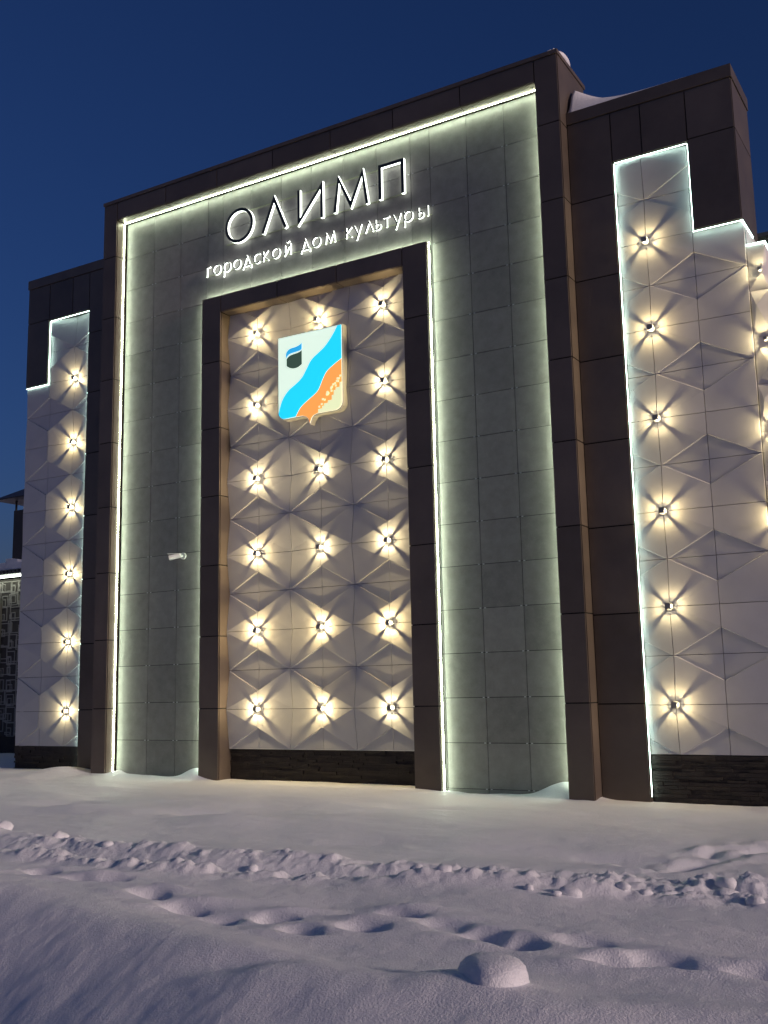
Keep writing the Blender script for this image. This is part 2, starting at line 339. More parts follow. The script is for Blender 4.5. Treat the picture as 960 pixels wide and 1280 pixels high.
# ------------------------------------------------------------------ relief panels
HL, HM, HV, HF, HEH, HEL = .085, .096, .070, .072, .150, .0
MR = .275          # height of the crease point above the lamp row
STEP = .014
def clip_poly(pts, ax, val, keep_less):
    out = []
    for i in range(len(pts)):
        a, b = pts[i], pts[(i+1) % len(pts)]
        ia = (a[ax] <= val) if keep_less else (a[ax] >= val); ib = (b[ax] <= val) if keep_less else (b[ax] >= val)
        if ia: out.append(a)
        if ia != ib:
            t = (val-a[ax])/(b[ax]-a[ax]); out.append(tuple(a[k]+t*(b[k]-a[k]) for k in range(3)))
    return out
def relief_tile(parent, fx_, ex, zl, zv, he, y0, rect, m='relief', hs=1.0):
    """one relief tile between fold column fx_ and edge column ex, lamp row zl and valley row zv; rect = opening x0,x1,z0,z1"""
    dx = ex-fx_; dz = zv-zl; sz = 1 if dz > 0 else -1
    def pt(u, w, h): return (fx_+u*dx, zl+w*dz, h)
    m_ = MR/abs(dz)
    L_, E_, V_, Mk = pt(0,0,HL), pt(1,0,he), pt(1,1,HV), pt(0,m_,HM)
    fl = HF-STEP+.004
    M2, V2, F_ = pt(0, m_+.014, fl+.006), pt(.975, 1, fl-.002), pt(0, 1, fl-.004)
    polys = [[L_,E_,Mk],[E_,V_,Mk],[Mk,V_,V2,M2],[M2,V2,F_]]
    g = .0035
    xa, xb = sorted((fx_, ex)); za, zb_ = sorted((zl, zv))
    xa, xb, za, zb_ = max(xa+g, rect[0]), min(xb-g, rect[1]), max(za+g, rect[2]), min(zb_-g, rect[3])
    if xb-xa < .02 or zb_-za < .02: return None
    vi = {}; V = []; Fc = []
    def idx(p):
        k = (round(p[0], 4), round(p[1], 4), round(p[2], 4))
        if k not in vi: vi[k] = len(V); V.append((p[0], y0-p[2]*hs, p[1]))
        return vi[k]
    for p in polys:
        q = clip_poly(clip_poly(clip_poly(clip_poly(p, 0, xa, False), 0, xb, True), 1, za, False), 1, zb_, True)
        f = []
        for a in q:
            j = idx(a)
            if j not in f: f.append(j)
        if len(f) >= 3: Fc.append(f)
    # consistent facing (towards -Y)
    for f in Fc:
        n = Vector((0, 0, 0)); c = [Vector(V[i]) for i in f]
        for i in range(1, len(c)-1): n += (c[i]-c[0]).cross(c[i+1]-c[0])
        if n.y > 0: f.reverse()
    ed = {}
    for f in Fc:
        for i in range(len(f)): a, b = f[i], f[(i+1) % len(f)]; ed[(a, b)] = 1
    back = {}
    def bk(i):
        if i not in back: back[i] = len(V); v = V[i]; V.append((v[0], y0+.02, v[2]))
        return back[i]
    for (a, b) in list(ed):
        if (b, a) not in ed: Fc.append([b, a, bk(a), bk(b)])
    # origin at tile centre
    cx, cz = (xa+xb)/2, (za+zb_)/2
    o = mesh_obj('relief_panel', [(v[0]-cx, v[1]-y0, v[2]-cz) for v in V], Fc, m, parent)
    o.location = (cx, y0, cz)
    return o
def relief_wall(parent, cols, zmax_row, y0, rect, holes=None):
    """cols: list of (fold x, edge x, edge height)"""
    r = -1
    rowpairs = []
    for k in range(0, 8):
        rowpairs += [(1.2*k, 1.2*k-.6), (1.2*k, 1.2*k+.6)]
    for (fx_, ex, he) in cols:
        for (zl, zv) in rowpairs:
            if min(zl, zv) > zmax_row: continue
            rc = rect(fx_, ex) if callable(rect) else rect
            relief_tile(parent, fx_, ex, zl, zv, he, y0, rc)
PY0 = .446
PYW = {1: .385, -1: .446}; HSW = {1: .6, -1: 1.0}
LC = (-1.19, 0.0, 1.19)
pw = MB().box(FL1, FR0, PY0+.022, .60, -.60, FI+.3).build('panel_wall', 'joint', house)
ccols = [(LC[0],LC[0]-.595,HEH),(LC[0],LC[0]+.595,HEL),(LC[1],-.595,HEL),(LC[1],.595,HEH),(LC[2],.595,HEH),(LC[2],LC[2]+.595,HEL)]
relief_wall(pw, ccols, 6.6, PY0, (FL1+.004, FR0-.004, -.597, FI+.05))

# wings -------------------------------------------------------------
def wing(side):
    s = side
    yw = .257 if s > 0 else .32
    xin = PR1 if s > 0 else -PL0            # mirrored x: distance from the middle
    xo, xn, xc = (4.88, 5.89, 6.488) if s > 0 else (5.02, 6.06, 6.64)
    lampx = 5.25 if s > 0 else 5.43
    foldx = lampx+.60; corner = xc-.006
    wt, wc, nt, nb = 8.104, 7.927, 7.207, 5.988
    yb = 1.23
    def bx(mb, a, b, *r): x0, x1 = sorted((s*a, s*b)); return mb.box(x0, x1, *r)
    mb = MB()
    bx(mb, xin+.004, xo-.018, yw+.018, yb-.02, ZB, wc-.004)                       # dark column
    bx(mb, xo-.018, xn-.0, yw+.018, yb-.02, nt+.018, wc-.006)                        # over the opening
    bx(mb, xn+.018, xc-.018, yw+.018, yb-.02, nb+.018, wc-.008)                    # outer block
    bx(mb, xn-.0, xn+.018, yw+.020, yb-.022, nt+.02, wc-.010)
    w = mb.build('wing', 'joint', house)
    def cf(a, b, zs):
        x0, x1 = sorted((s*a, s*b)); clad_front(w, [x0, x1], zs, yw)
    cs = [ZB]+[z-.02 for z in SEAM[:7]]+[wc]
    cf(xin+.002, xo, cs)
    midx = 5.29 if s > 0 else 5.45
    cf(xo, midx, [nt, wc]); cf(midx, xn, [nt, wc]); cf(xn, xc, [nb, 7.235, wc])
    # reveals of the opening
    def cs_(x, zs, facing): clad_side(w, s*x, [yw+.018, PY0-.005], zs, facing*s)
    cs_(xo, [z for z in cs if z < nt]+[nt], 1); cs_(xn, [nb, nt], -1)
    for a, b, z in ((xo, xn-.002, nt), (xn+.002, xc-.02, nb)):
        x0, x1 = sorted((s*a, s*b)); ubox('cladding_panel', 'clad', w, x0+G, x1-G, yw+.018, PY0+.0, z, z+.016)
    # outer side above the notch
    clad_side(w, s*xc, [yw+.018, yb], [nb, 7.235, wc], s)
    x0, x1 = sorted((s*(xin+.004), s*(xc+.012)))
    MB().box(x0, x1, yw-.014, yb+.02, wc+.004, wt).build('coping', 'clad', house)
    # relief field
    x0, x1 = sorted((s*xo, s*corner))
    fld = MB().box(x0, x1, PY0+.022, yb-.03, -.60, nb+.0)
    x0, x1 = sorted((s*xo, s*xn)); fld.box(x0, x1, PY0+.024, yb-.032, nb, nt+.3)
    f = fld.build('panel_wall', 'joint', house)
    he_l, he_c = (HEH, HV-.01) if s > 0 else (HEL, HV+.015)
    cols = [(lampx-.60, lampx, he_l), (foldx, lampx, he_l), (foldx, corner+.0045, he_c)]
    for (a, b, he) in cols:
        for k in range(0, 7):
            for zv in (1.2*k-.6, 1.2*k+.6):
                zl = 1.2*k
                x0, x1 = sorted((s*xo, s*corner))
                lo, hi = min(zl, zv), max(zl, zv)
                if lo >= nb-.02:     # only the narrow upper part
                    x0, x1 = sorted((s*(xo+.004), s*(xn-.004)))
                    rc = (x0, x1, -.597, nt-.002)
                else:
                    rc = (x0+.003, x1, -.597, 9)
                relief_tile(f, s*a, s*b, zl, zv, he, PYW[s], rc, hs=HSW[s])
    return w, f, yw, xo, xn, xc, nt, nb
WR = wing(1); WL = wing(-1)
# white return of the right wing corner and side
side_wall = MB().box(6.40, 6.484, PY0+.02, 1.19, ZB, 5.985).build('side_wall', 'relief', house)
side_wall_l = MB().box(-6.636, -6.55, PY0+.02, 1.19, ZB, 5.985).build('side_wall', 'relief', house)
# core behind everything
MB().box(-6.0, 6.0, 1.25, 3.0, ZB, 7.2).build('core', 'body', house)

# entrance bay at the far right with its own relief faces
bay = MB().box(6.49, 6.70, .40, 3.2, ZB, 5.66).build('entrance_bay', 'relief', house)
BX0, BX1 = 6.492, 6.715
for k in range(12):
    z0, z1 = 5.66-.6*(k+1), 5.66-.6*k
    y0 = .385; h = .05
    up = k % 2 == 0
    a = [(BX0,y0,z0+.004),(BX1,y0,z0+.004),(BX1,y0,z1-.004),(BX0,y0,z1-.004)]
    c = ((BX0+BX1)/2+(.05 if up else -.04), y0-h, z0+.22 if up else z0+.40)
    o = mesh_obj('relief_panel', a+[c], [(0,1,4),(1,2,4),(2,3,4),(3,0,4)], 'relief', bay)
    for j in range(5):
        ya, yb = .40+.55*j, .40+.55*(j+1)
        xs = 6.702; c2 = (xs+.10, (ya+yb)/2+(.1 if (j+k) % 2 else -.1), (z0+z1)/2)
        mesh_obj('relief_panel', [(xs,ya+.004,z0+.004),(xs,yb-.004,z0+.004),(xs,yb-.004,z1-.004),(xs,ya+.004,z1-.004),c2], [(0,1,4),(1,2,4),(2,3,4),(3,0,4)], 'relief', bay)
MB().box(6.10, 13, 2.2, 8, ZB, 6.48).build('side_block', 'olive', house)
MB().box(6.06, 13.1, 2.15, 8.1, 6.482, 6.54).build('coping', 'alu', house)

# plinths of stacked ledge stone
def plinth(x0, x1, y, zt):
    p = MB().box(x0, x1, y+.03, y+.25, ZB, zt-.004).build('plinth', 'joint', house)
    st = MB(); z = -1.32
    while z < zt-.012:
        h = min(random.uniform(.028, .055), zt-z); x = x0-.0
        if zt-(z+h) < .02: h = zt-z
        while x < x1-.01:
            l = min(random.uniform(.10, .42), x1-x); 
            st.box(x+.0015, x+l-.0015, y+random.uniform(0, .030), y+.034, z+.0015, z+h-.0015); x += l
        z += h
    tag(st.build('ledge_stone', 'plinth', p), kind='stuff')
plinth(FL1+.003, FR0-.003, .40, -.601)
plinth(4.89, 6.484, .33, -.605); plinth(-6.636, -5.03, .36, -.605)
MB().box(FL1+.003, FR0-.003, .375, .44, -.600, -.590).build('drip_edge', 'white_plastic', house)

# ------------------------------------------------------------------ LED strips (parts of the building)
def led(x0, x1, y0, y1, z0, z1, m, profile=None):
    n = max(1, int(max(x1-x0, y1-y0, z1-z0)/.6)); mb = MB()
    for i in range(n):
        f0, f1 = i/n, (i+1)/n
        if x1-x0 > max(y1-y0, z1-z0): mb.box(x0+(x1-x0)*f0, x0+(x1-x0)*f1, y0, y1, z0, z1)
        elif z1-z0 > y1-y0: mb.box(x0, x1, y0, y1, z0+(z1-z0)*f0, z0+(z1-z0)*f1)
        else: mb.box(x0, x1, y0+(y1-y0)*f0, y0+(y1-y0)*f1, z0, z1)
    s = mb.build('led_strip', m, house)
    if profile: MB().box(*profile).build('led_profile', 'alu', s)
LY0, LY1 = .168, .184
def led_v(x, sgn, z0, z1, m='led_green', y0=LY0, y1=LY1):      # upright strip on a side face at x, shining towards sgn
    a, b = sorted((x+sgn*.001, x+sgn*.008)); c, d = sorted((x+sgn*.0082, x+sgn*.0130))
    led(c, d, y0, y1, z0, z1, m, (a, b, y0-.001, y1+.006, z0, z1))
def led_h(x0, x1, z, sgn, m='led_green', y0=LY0, y1=LY1):
    a, b = sorted((z+sgn*.001, z+sgn*.008)); c, d = sorted((z+sgn*.0082, z+sgn*.0130))
    led(x0, x1, y0, y1, c, d, m, (x0, x1, y0-.001, y1+.006, a, b))
led_v(PL1, 1, -1.2, ZI-.022); led_h(PL1+.022, PR0-.022, ZI, -1); led_v(PR0, -1, -1.2, ZI-.022)
led_v(FR1, 1, -1.25, FT-.004); led(FL0-.008, FL0-.002, .195, .215, -1.25, FT-.004, 'led_green'); led(FL0, FR1, .195, .215, FT+.002, FT+.007, 'led_green')
for (w, f, yw, xo, xn, xc, nt, nb), s in ((WR, 1), (WL, -1)):
    ya = yw+.022; yb = ya+.012
    led_v(s*xo, s, -1.1, nt-.022, 'led_white', ya, yb)
    x0, x1 = sorted((s*(xo+.022), s*(xn-.022))); led_h(x0, x1, nt, -1, 'led_white', ya, yb)
    led_v(s*xn, -s, nb-.0, nt-.022, 'led_white', ya, yb)
    x0, x1 = sorted((s*(xn-.02), s*(xc+.004))); led_h(x0, x1, nb-.001, -1, 'led_white', ya, yb)
    if s > 0: led(xc-.012, xc+.004, yb+.004, .90, nb-.020, nb-.004, 'led_white')
led(6.494, 6.72, .372, .386, 5.664, 5.680, 'led_white'); led(6.704, 6.72, .392, 2.1, 5.664, 5.680, 'led_white')

# ------------------------------------------------------------------ wall lamps
lamp_parts = {}
def lamp_protos():
    b = MB().box(-.046, .046, -.010, 0, -.046, .046)                                            # back plate
    c = MB().box(-.036, .036, -.086, -.076, -.036, .036)                                       # front cap
    p = MB().box(-.0042, .0042, -.076, -.010, -.0042, .0042)
    g = MB().cyl((0, -.024, 0), (0, -1, 0), .023, .024, 14)
    for n, mb, m in (('back_plate', b, 'lamp_metal'), ('front_cap', c, 'lamp_metal'), ('corner_post', p, 'lamp_metal'), ('bulb', g, 'bulb')):
        me = bpy.data.meshes.new(n); me.from_pydata(mb.v, [], mb.f); me.materials.append(M[m]); lamp_parts[n] = me
lamp_protos()
def lamp_set(power):
    out = []
    for i in range(5):
        l = bpy.data.lights.new('lamp_light', 'POINT'); l.energy = power*(.8+.1*i); l.color = (1.0, .80-.012*i, .42-.02*i); l.shadow_soft_size = .004; out.append(l)
    return out
LIGHTS = {'centre': lamp_set(LAMP_W*1.0), 'right': lamp_set(LAMP_W*.75), 'left': lamp_set(LAMP_W*.6), 'bay': lamp_set(LAMP_W*.8)}
lrng = random.Random(5)
def wall_lamp(x, y, z, label, group, kind):
    e = empty('wall_lamp', (x, y, z), label, 'wall lamp', group); e.rotation_euler.y = lrng.uniform(-.06, .06)
    for n in ('back_plate', 'front_cap', 'bulb'):
        o = bpy.data.objects.new(n, lamp_parts[n]); col.objects.link(o); o.parent = e
    for sx in (-1, 1):
        for sz in (-1, 1):
            o = bpy.data.objects.new('corner_post', lamp_parts['corner_post']); col.objects.link(o); o.parent = e; o.location = (sx*.031, 0, sz*.031)
    l = bpy.data.objects.new('lamp_light', lrng.choice(LIGHTS[kind])); col.objects.link(l); l.parent = e; l.location = (0, -.060, 0)
    return e
ORD = ['lowest', 'second from bottom', 'third from bottom', 'fourth from bottom', 'fifth from bottom', 'topmost']
for ci, cn in enumerate(('left', 'middle', 'right')):
    for k in range(6):
        if ci == 1 and k == 4: continue            # hidden behind the shield
        wall_lamp(LC[ci], PY0-HL-.001, 1.2*k, f'small square wall lamp on the centre relief wall, {cn} column, {ORD[k]}', 'lamps on the centre relief wall', 'centre')
for k in range(6):
    wall_lamp(5.25, PYW[1]-HEH*HSW[1]-.001, 1.2*k, f'small square wall lamp on the right wing relief panels, {ORD[k]}', 'lamps on the right wing', 'right')
    wall_lamp(-5.43, PY0-HEL-.010, 1.2*k, f'small square wall lamp on the left wing relief panels, {ORD[k]}', 'lamps on the left wing', 'left')
for k, z in enumerate((2.2, 3.3, 4.4, 5.3)):
    wall_lamp(6.64, .33, z, f'glaring wall lamp on the narrow bay at right picture edge, {["lowest","second from bottom","third from bottom","topmost"][k]}', 'lamps on the entrance bay', 'bay').scale = (.6, .6, .6)

# ------------------------------------------------------------------ sign lettering (stroke built)
def ribbon(mb, pts, w, y0, y1, closed=False):
    P = [Vector((p[0], p[1])) for p in pts]; n = len(P); Lf = []; Rt = []
    for i in range(n):
        a = P[i-1] if (i > 0 or closed) else None; b = P[i]; c = P[(i+1) % n] if (i < n-1 or closed) else None
        d1 = (b-a).normalized() if a is not None else None; d2 = (c-b).normalized() if c is not None else None
        if d1 is None: d1 = d2
        if d2 is None: d2 = d1
        n1 = Vector((-d1.y, d1.x)); n2 = Vector((-d2.y, d2.x)); m = n1+n2
        if m.length < .2: m = n1
        m.normalize(); k = min(1/max(m.dot(n1), .3), 2.6)
        Lf.append(b+m*w/2*k); Rt.append(b-m*w/2*k)
    s = len(mb.v)
    for a, b in zip(Lf, Rt):
        mb.v += [(a.x,y0,a.y),(b.x,y0,b.y),(b.x,y1,b.y),(a.x,y1,a.y)]
    for i in range(n if closed else n-1):
        j = (i+1) % n
        for q in range(4): mb.f.append((s+4*i+q, s+4*i+(q+1)%4, s+4*j+(q+1)%4, s+4*j+q))
    if not closed:
        mb.f.append((s,s+3,s+2,s+1)); e = s+4*(n-1); mb.f.append((e,e+1,e+2,e+3))
def arc(cx, cz, rx, rz, a0, a1, n=20): return [(cx+rx*math.cos(math.radians(a0+(a1-a0)*i/n)), cz+rz*math.sin(math.radians(a0+(a1-a0)*i/n))) for i in range(n+1)]
CIRC = lambda cx, cz, rx, rz: ('c', arc(cx, cz, rx, rz, 0, 360-360/28, 27))
# glyphs in units of x-height / cap height 1, given as strokes; second value is half width
def lc(ch):
    o = .40
    return {
     'г': [[(-.22,0),(-.22,.96),(.26,.96)]],
     'о': [CIRC(0,.5,.48,.48)],
     'р': [[(-.42,-.45),(-.42,1.0)], CIRC(.02,.5,.45,.47)],
     'д': [[(-.52,-.26),(-.52,.03),(.52,.03),(.52,-.26)],[(-.38,.04),(0,1.0),(.38,.04)]],
     'с': [arc(.08,.5,.47,.48,48,312,18)],
     'к': [[(-.28,0),(-.28,1.0)],[(.34,1.0),(-.22,.5),(.38,0)]],
     'й': [[(-.34,1.0),(-.34,.03),(.34,.97),(.34,0)], arc(0,1.46,.22,.18,205,335,8)],
     'м': [[(-.56,0),(-.42,.98),(0,.12),(.42,.98),(.56,0)]],
     'у': [[(-.40,1.0),(.02,.12)],[(.42,1.0),(-.16,-.45)]],
     'л': [[(-.44,0),(0,.98),(.44,0)]],
     'ь': [[(-.28,1.0),(-.28,0)], arc(-.02,.28,.30,.26,-90,90,10) , [(-.28,.54),(-.02,.54)], [(-.28,.02),(-.02,.02)]],
     'т': [[(-.36,.97),(.36,.97)],[(0,.97),(0,0)]],
     'ы': [[(-.52,1.0),(-.52,0)], arc(-.28,.28,.28,.26,-90,90,10), [(-.52,.54),(-.28,.54)], [(-.52,.02),(-.28,.02)], [(.46,1.0),(.46,0)]],
    }[ch]
def letter(parent, strokes, x, z, sx, sz, w, yf, depth, extra):
    body = MB(); face = MB()
    for i, st in enumerate(strokes):
        closed = isinstance(st, tuple); pts = st[1] if closed else st
        P = [(px*sx, pz*sz) for px, pz in pts]
        ribbon(body, P, w+extra, -depth+.0012*i, 0-.0012*i, closed)
        ribbon(face, P, w, -depth-.006-.0012*i, -depth-.001-.0012*i+.0009, closed)
    o = body.build('letter', 'letter_body', parent); o.location = (x, yf, z)
    f = face.build('face', 'letter_face', o)
    return o
SY = WALL_Y-.030
sign = empty('sign_lettering', (0, WALL_Y, 7.6), 'large dark letters spelling ОЛИМП with glowing white edges on grey tile wall', 'sign')
H = .55
BIG = [
 ([CIRC(0,.5,.485,.5)], -1.43, H*1.0), ([[(-.42,0),(0,1.0),(.42,0)]], -.715, H), ([[(-.40,1.02),(-.40,.03),(.40,.97),(.40,-.02)]], -.005, H),
 ([[(-.54,0),(-.40,.98),(0,.10),(.40,.98),(.54,0)]], .755, H), ([[(-.36,0),(-.36,.97),(.36,.97),(.36,0)]], 1.485, H)]
for st, x, h in BIG: letter(sign, st, x, 0, h, h, .050, -.030, .050, .002)
rails = MB().box(-1.75, 1.72, -.020, -.008, .015, .030).box(-1.45, 1.72, -.020, -.008, .515, .530)
for x in (-1.6,-.7,0,.75,1.5):
    rails.box(x-.006, x+.006, -.009, .002, .018, .027).box(x-.006, x+.006, -.009, .002, .518, .527)
rails.build('mounting_rail', 'rail', sign)
sub = empty('sign_lettering', (0, WALL_Y, 7.14), 'small dark lowercase line reading городской дом культуры with glowing edges', 'sign')
TXT = 'городской' 'дом' 'культуры'
TXX = [-2.105,-1.922,-1.71,-1.502,-1.29,-1.086,-.914,-.703,-.47,-.125,.085,.345,.69,.856,1.06,1.222,1.372,1.551,1.747,2.007]
for ch, x in zip(TXT, TXX): letter(sub, lc(ch), x, 0, .158, .168, .017, -.026, .030, .002)
MB().box(-2.15, 2.13, -.018, -.008, .02, .032).build('mounting_rail', 'rail', sub)

# ------------------------------------------------------------------ shield emblem (light box)
EX0, EX1, EZT = -.660, .532, 5.776
def em(x, y):           # artwork coordinates -> emblem plane
    u = (x-145)/633.0; top = 268-143*u; bot = 1095-95*u; v = (y-top)/(bot-top)
    return (EX0+(EX1-EX0)*u, EZT-1.33*v)
def prism(name, pts, y0, y1, m, parent):
    n = len(pts); tri = tessellate_polygon([[Vector((p[0], p[1], 0)) for p in pts]])
    V = [(p[0], y0, p[1]) for p in pts]+[(p[0], y1, p[1]) for p in pts]
    F = [tuple(t) for t in tri]+[tuple(i+n for i in t[::-1]) for t in tri]+[(i, (i+1) % n, n+(i+1) % n, n+i) for i in range(n)]
    me = bpy.data.meshes.new(name); me.from_pydata(V, [], F); me.materials.append(M[m])
    bm = bmesh.new(); bm.from_mesh(me); bmesh.ops.recalc_face_normals(bm, faces=bm.faces); bm.to_mesh(me); bm.free()
    return link(bpy.data.objects.new(name, me), parent)
def emis(name, c, s): M[name] = mat(name, tuple(min(.8, v) for v in c), .4, emit=c, estr=s)
emis('em_field', (.74, .93, .76), .66); emis('em_blue', (.015, .62, .95), .74); emis('em_orange', (1.0, .37, .085), .68); emis('em_yellow', (.83, .90, .52), .64)
emis('em_dark', (.045, .085, .060), .55); emis('em_flag', (.03, .42, .80), .62)
M['em_side'] = mat('emblem_side', (.55, .53, .45), .5)
shield = empty('shield_emblem', (0, .33, 4.27), 'glowing shield emblem with blue river band on the centre relief wall', 'emblem', world_children=True)
def smooth_curve(pts, n=5):
    out = []
    for i in range(len(pts)-1):
        p0 = pts[max(i-1, 0)]; p1 = pts[i]; p2 = pts[i+1]; p3 = pts[min(i+2, len(pts)-1)]
        for k in range(n):
            t_ = k/n
            out.append(tuple(.5*((2*p1[a])+(-p0[a]+p2[a])*t_+(2*p0[a]-5*p1[a]+4*p2[a]-p3[a])*t_*t_+(-p0[a]+3*p1[a]-3*p2[a]+p3[a])*t_**3) for a in (0, 1)))
    out.append(pts[-1]); return out
zb = EZT-1.33; rC = .13; cxm = (EX0+EX1)/2
def outline(off=0.0):
    a, b, zt_, z_ = EX0-off, EX1+off, EZT+off, zb-off
    o = [(a, zt_), (b, zt_)]
    o += [(b-rC+rC*math.cos(math.radians(t_)), z_+rC+rC*math.sin(math.radians(t_))) for t_ in range(0, -91, -15)]
    o += [(cxm+.14, z_), (cxm+.07, z_-.02), (cxm+.03, z_-.06), (cxm, z_-.14), (cxm-.03, z_-.06), (cxm-.07, z_-.02), (cxm-.14, z_)]
    o += [(a+rC+rC*math.cos(math.radians(t_)), z_+rC+rC*math.sin(math.radians(t_))) for t_ in range(-90, -181, -15)]
    return o
prism('light_box', outline(.012), .205, .33, 'em_side', shield)
prism('field', outline(0), .198, .2045, 'em_field', shield)
up = smooth_curve([em(x, y) for x, y in [(742,133),(690,240),(610,360),(490,480),(440,570),(390,665),(330,730),(250,800),(190,890),(158,985)]])
lo = smooth_curve([em(x, y) for x, y in [(320,1062),(335,1030),(370,970),(430,910),(510,840),(550,790),(590,690),(630,610),(700,540),(778,475)]])
bl = [(EX0+rC+rC*math.cos(math.radians(t_)), zb+rC+rC*math.sin(math.radians(t_))) for t_ in range(-165, -89, 15)]
ins = .004
river = [(min(max(x, EX0+ins), EX1-ins), min(max(z, zb+ins), EZT-ins)) for x, z in up+bl+lo+[(EX1-ins, EZT-ins)]]
prism('river_band', river, .193, .1975, 'em_blue', shield)
br = [(EX1-rC+(rC-ins)*math.cos(math.radians(t_)), zb+rC+(rC-ins)*math.sin(math.radians(t_))) for t_ in range(0, -91, -15)]
orange = [(min(x, EX1-ins)+.006, z-.006) for x, z in lo[:-1]]+[(EX1-ins, lo[-1][1]-.004)]+br+[(cxm+.14, zb+ins),(cxm+.065, zb-.02),(cxm+.025, zb-.06),(cxm, zb-.13),(cxm-.025, zb-.06),(cxm-.065, zb-.02),(cxm-.14, zb+ins)]
prism('sand_field', orange, .193, .1975, 'em_orange', shield)
# stepped pale corner with loose squares
qs = .036; stair = []; x, z = EX1-ins, EZT-.70*1.33
xs_ = EX1-.50
steps = [(EX1-ins, zb+.42)]
cx_, cz_ = EX1-ins, zb+.42
rng = random.Random(3)
while cz_ > zb+.05 and cx_ > xs_:
    dx_ = qs*rng.choice([1, 1, 2]); cx_ = max(cx_-dx_, xs_); steps.append((cx_, cz_)); cz_ = cz_-qs*rng.choice([1, 1, 2]); steps.append((cx_, max(cz_, zb+ins)))
steps[-1] = (steps[-1][0], zb+ins)
prism('pale_corner', steps+br[::-1][0:0]+[(p[0], p[1]) for p in br[::-1]], .1885, .1925, 'em_yellow', shield)
for i in range(26):
    t_ = rng.random(); px = EX1-.02-t_*.44; pz = zb+.47-t_*.44+rng.uniform(-.02, .075)
    if px+qs < EX1 and pz > zb+.02: prism('pixel', [(px,pz),(px+qs*.8,pz),(px+qs*.8,pz+qs*.8),(px,pz+qs*.8)], .186-.0002*i, .1880, 'em_yellow', shield)
prism('dark_vessel', [em(x, y) for x, y in smooth_curve([(232,480),(260,448),(300,430),(345,415),(372,400),(385,388)])+[(385,530)]+smooth_curve([(385,530),(345,562),(300,574),(262,568),(232,550)])], .193, .1975, 'em_dark', shield)
prism('blue_wave', [em(x, y) for x, y in smooth_curve([(228,470),(226,430),(240,398),(270,372),(330,352),(366,332),(385,314)])+smooth_curve([(385,372),(368,388),(330,402),(275,420),(245,440),(228,470)])], .193, .1975, 'em_flag', shield)

# ------------------------------------------------------------------ security camera
cc = empty('security_camera', (-2.62, WALL_Y, 2.47), 'white bullet security camera on the grey tile wall left of the frame', 'camera')
MB().cyl((0, 0, 0), (0, -1, 0), .055, .03, 20).build('mount', 'white_plastic', cc)
MB().cyl((0, -.03, 0), (-.3, -1, -.05), .016, .07, 12).build('arm', 'white_plastic', cc)
d = Vector((-1.0, -.55, -.22)).normalized(); s0 = Vector((.02, -.10, 0.0))
MB().cyl(s0, d, .040, .19, 20).build('housing', 'white_plastic', cc, False)
MB().cyl(s0+d*.191, d, .033, .004, 20).build('lens', 'black_plastic', cc)
MB().box(-.05, .05, -.11, .11, .043, .048).build('sun_shade', 'white_plastic', cc).location = tuple(s0+d*.1)
cc.children[-1].rotation_euler.z = math.atan2(d.y, d.x)-math.pi/2

# ------------------------------------------------------------------ low neighbour building at the far left
ann = empty('neighbour_building', (-12.5, 4, -1.1), 'low building with patterned wall and snowy corrugated roof at left edge', 'building', world_children=True)
MB().box(-17, -9.2, 4.0, 9, -.62, 3.0).build('wall', 'pattern_base', ann)
MB().box(-17, -9.19, 3.95, 9.02, -1.8, -.625).build('plinth', 'plinth', ann)
pt = MB(); rng = random.Random(11)
i = 0
for gx_ in range(6):
    for gz_ in range(11):
        cx_, cz_ = -11.98+.33*gx_+rng.uniform(-.05, .05), -.62+.33*gz_+rng.uniform(-.05, .05)
        for w_, h_ in ((rng.uniform(.26, .40), rng.uniform(.26, .40)), (rng.uniform(.12, .2), rng.uniform(.14, .22)), (rng.uniform(.06, .3), rng.uniform(.06, .3))):
            x, z = cx_+rng.uniform(-.03, .08), cz_+rng.uniform(-.0, .06); z1 = min(z+h_, 2.95)
            if z1-z < .06: continue
            y = 3.990-.00006*i; i += 1; b_ = .021
            pt.box(x, x+w_, y, 4.0, z, z+b_).box(x, x+w_, y, 4.0, z1-b_, z1).box(x, x+b_, y-.00002, 4.0, z+b_, z1-b_).box(x+w_-b_, x+w_, y-.00002, 4.0, z+b_, z1-b_)
tag(pt.build('wall_pattern', 'pattern', ann), kind='stuff')
wv = MB().box(-12.4, -11.52, 3.93, 3.985, -.4, 2.55).build('window', 'olive', ann)
MB().box(-12.32, -11.58, 3.92, 3.928, -.3, 2.45).build('pane', 'glass', wv)
rf = MB(); nW = 60
for i in range(nW):
    x = -17+7.8*i/nW; rf.box(x, x+.075, 3.60, 9.1, 3.10, 3.16)
rf.box(-17, -9.1, 3.62, 9.1, 3.06, 3.10)
rf.build('roof', 'roof_metal', ann)
MB().box(-17, -9.15, 3.70, 3.73, 3.0, 3.045).build('led_strip', 'led_far', ann)
rs = MB(); nseg = 40
for i in range(nseg):
    x0 = -17+7.9*i/nseg; hh = .17+.07*math.sin(i*1.3)+.03*rng.random()
    rs.box(x0, x0+7.9/nseg, 3.64+.03*math.sin(i*.9), 9.0, 3.165, 3.165+hh)
snow_roof = rs.build('roof_snow', 'snow', ann)
chim = MB().box(-13.66, -13.18, 6.0, 6.5, 3.1, 5.15).build('chimney', 'metal_dark', ann)
cl = MB()
for x in (-13.62, -13.22):
    for y in (6.04, 6.46): cl.box(x-.02, x+.02, y-.02, y+.02, 5.152, 5.45)
cl.build('cowl_leg', 'metal_dark', chim)
MBc = MB(); n0 = (-13.42, 6.25, 5.80); q = [(-14.05,5.65,5.44),(-12.79,5.65,5.44),(-12.79,6.85,5.44),(-14.05,6.85,5.44)]
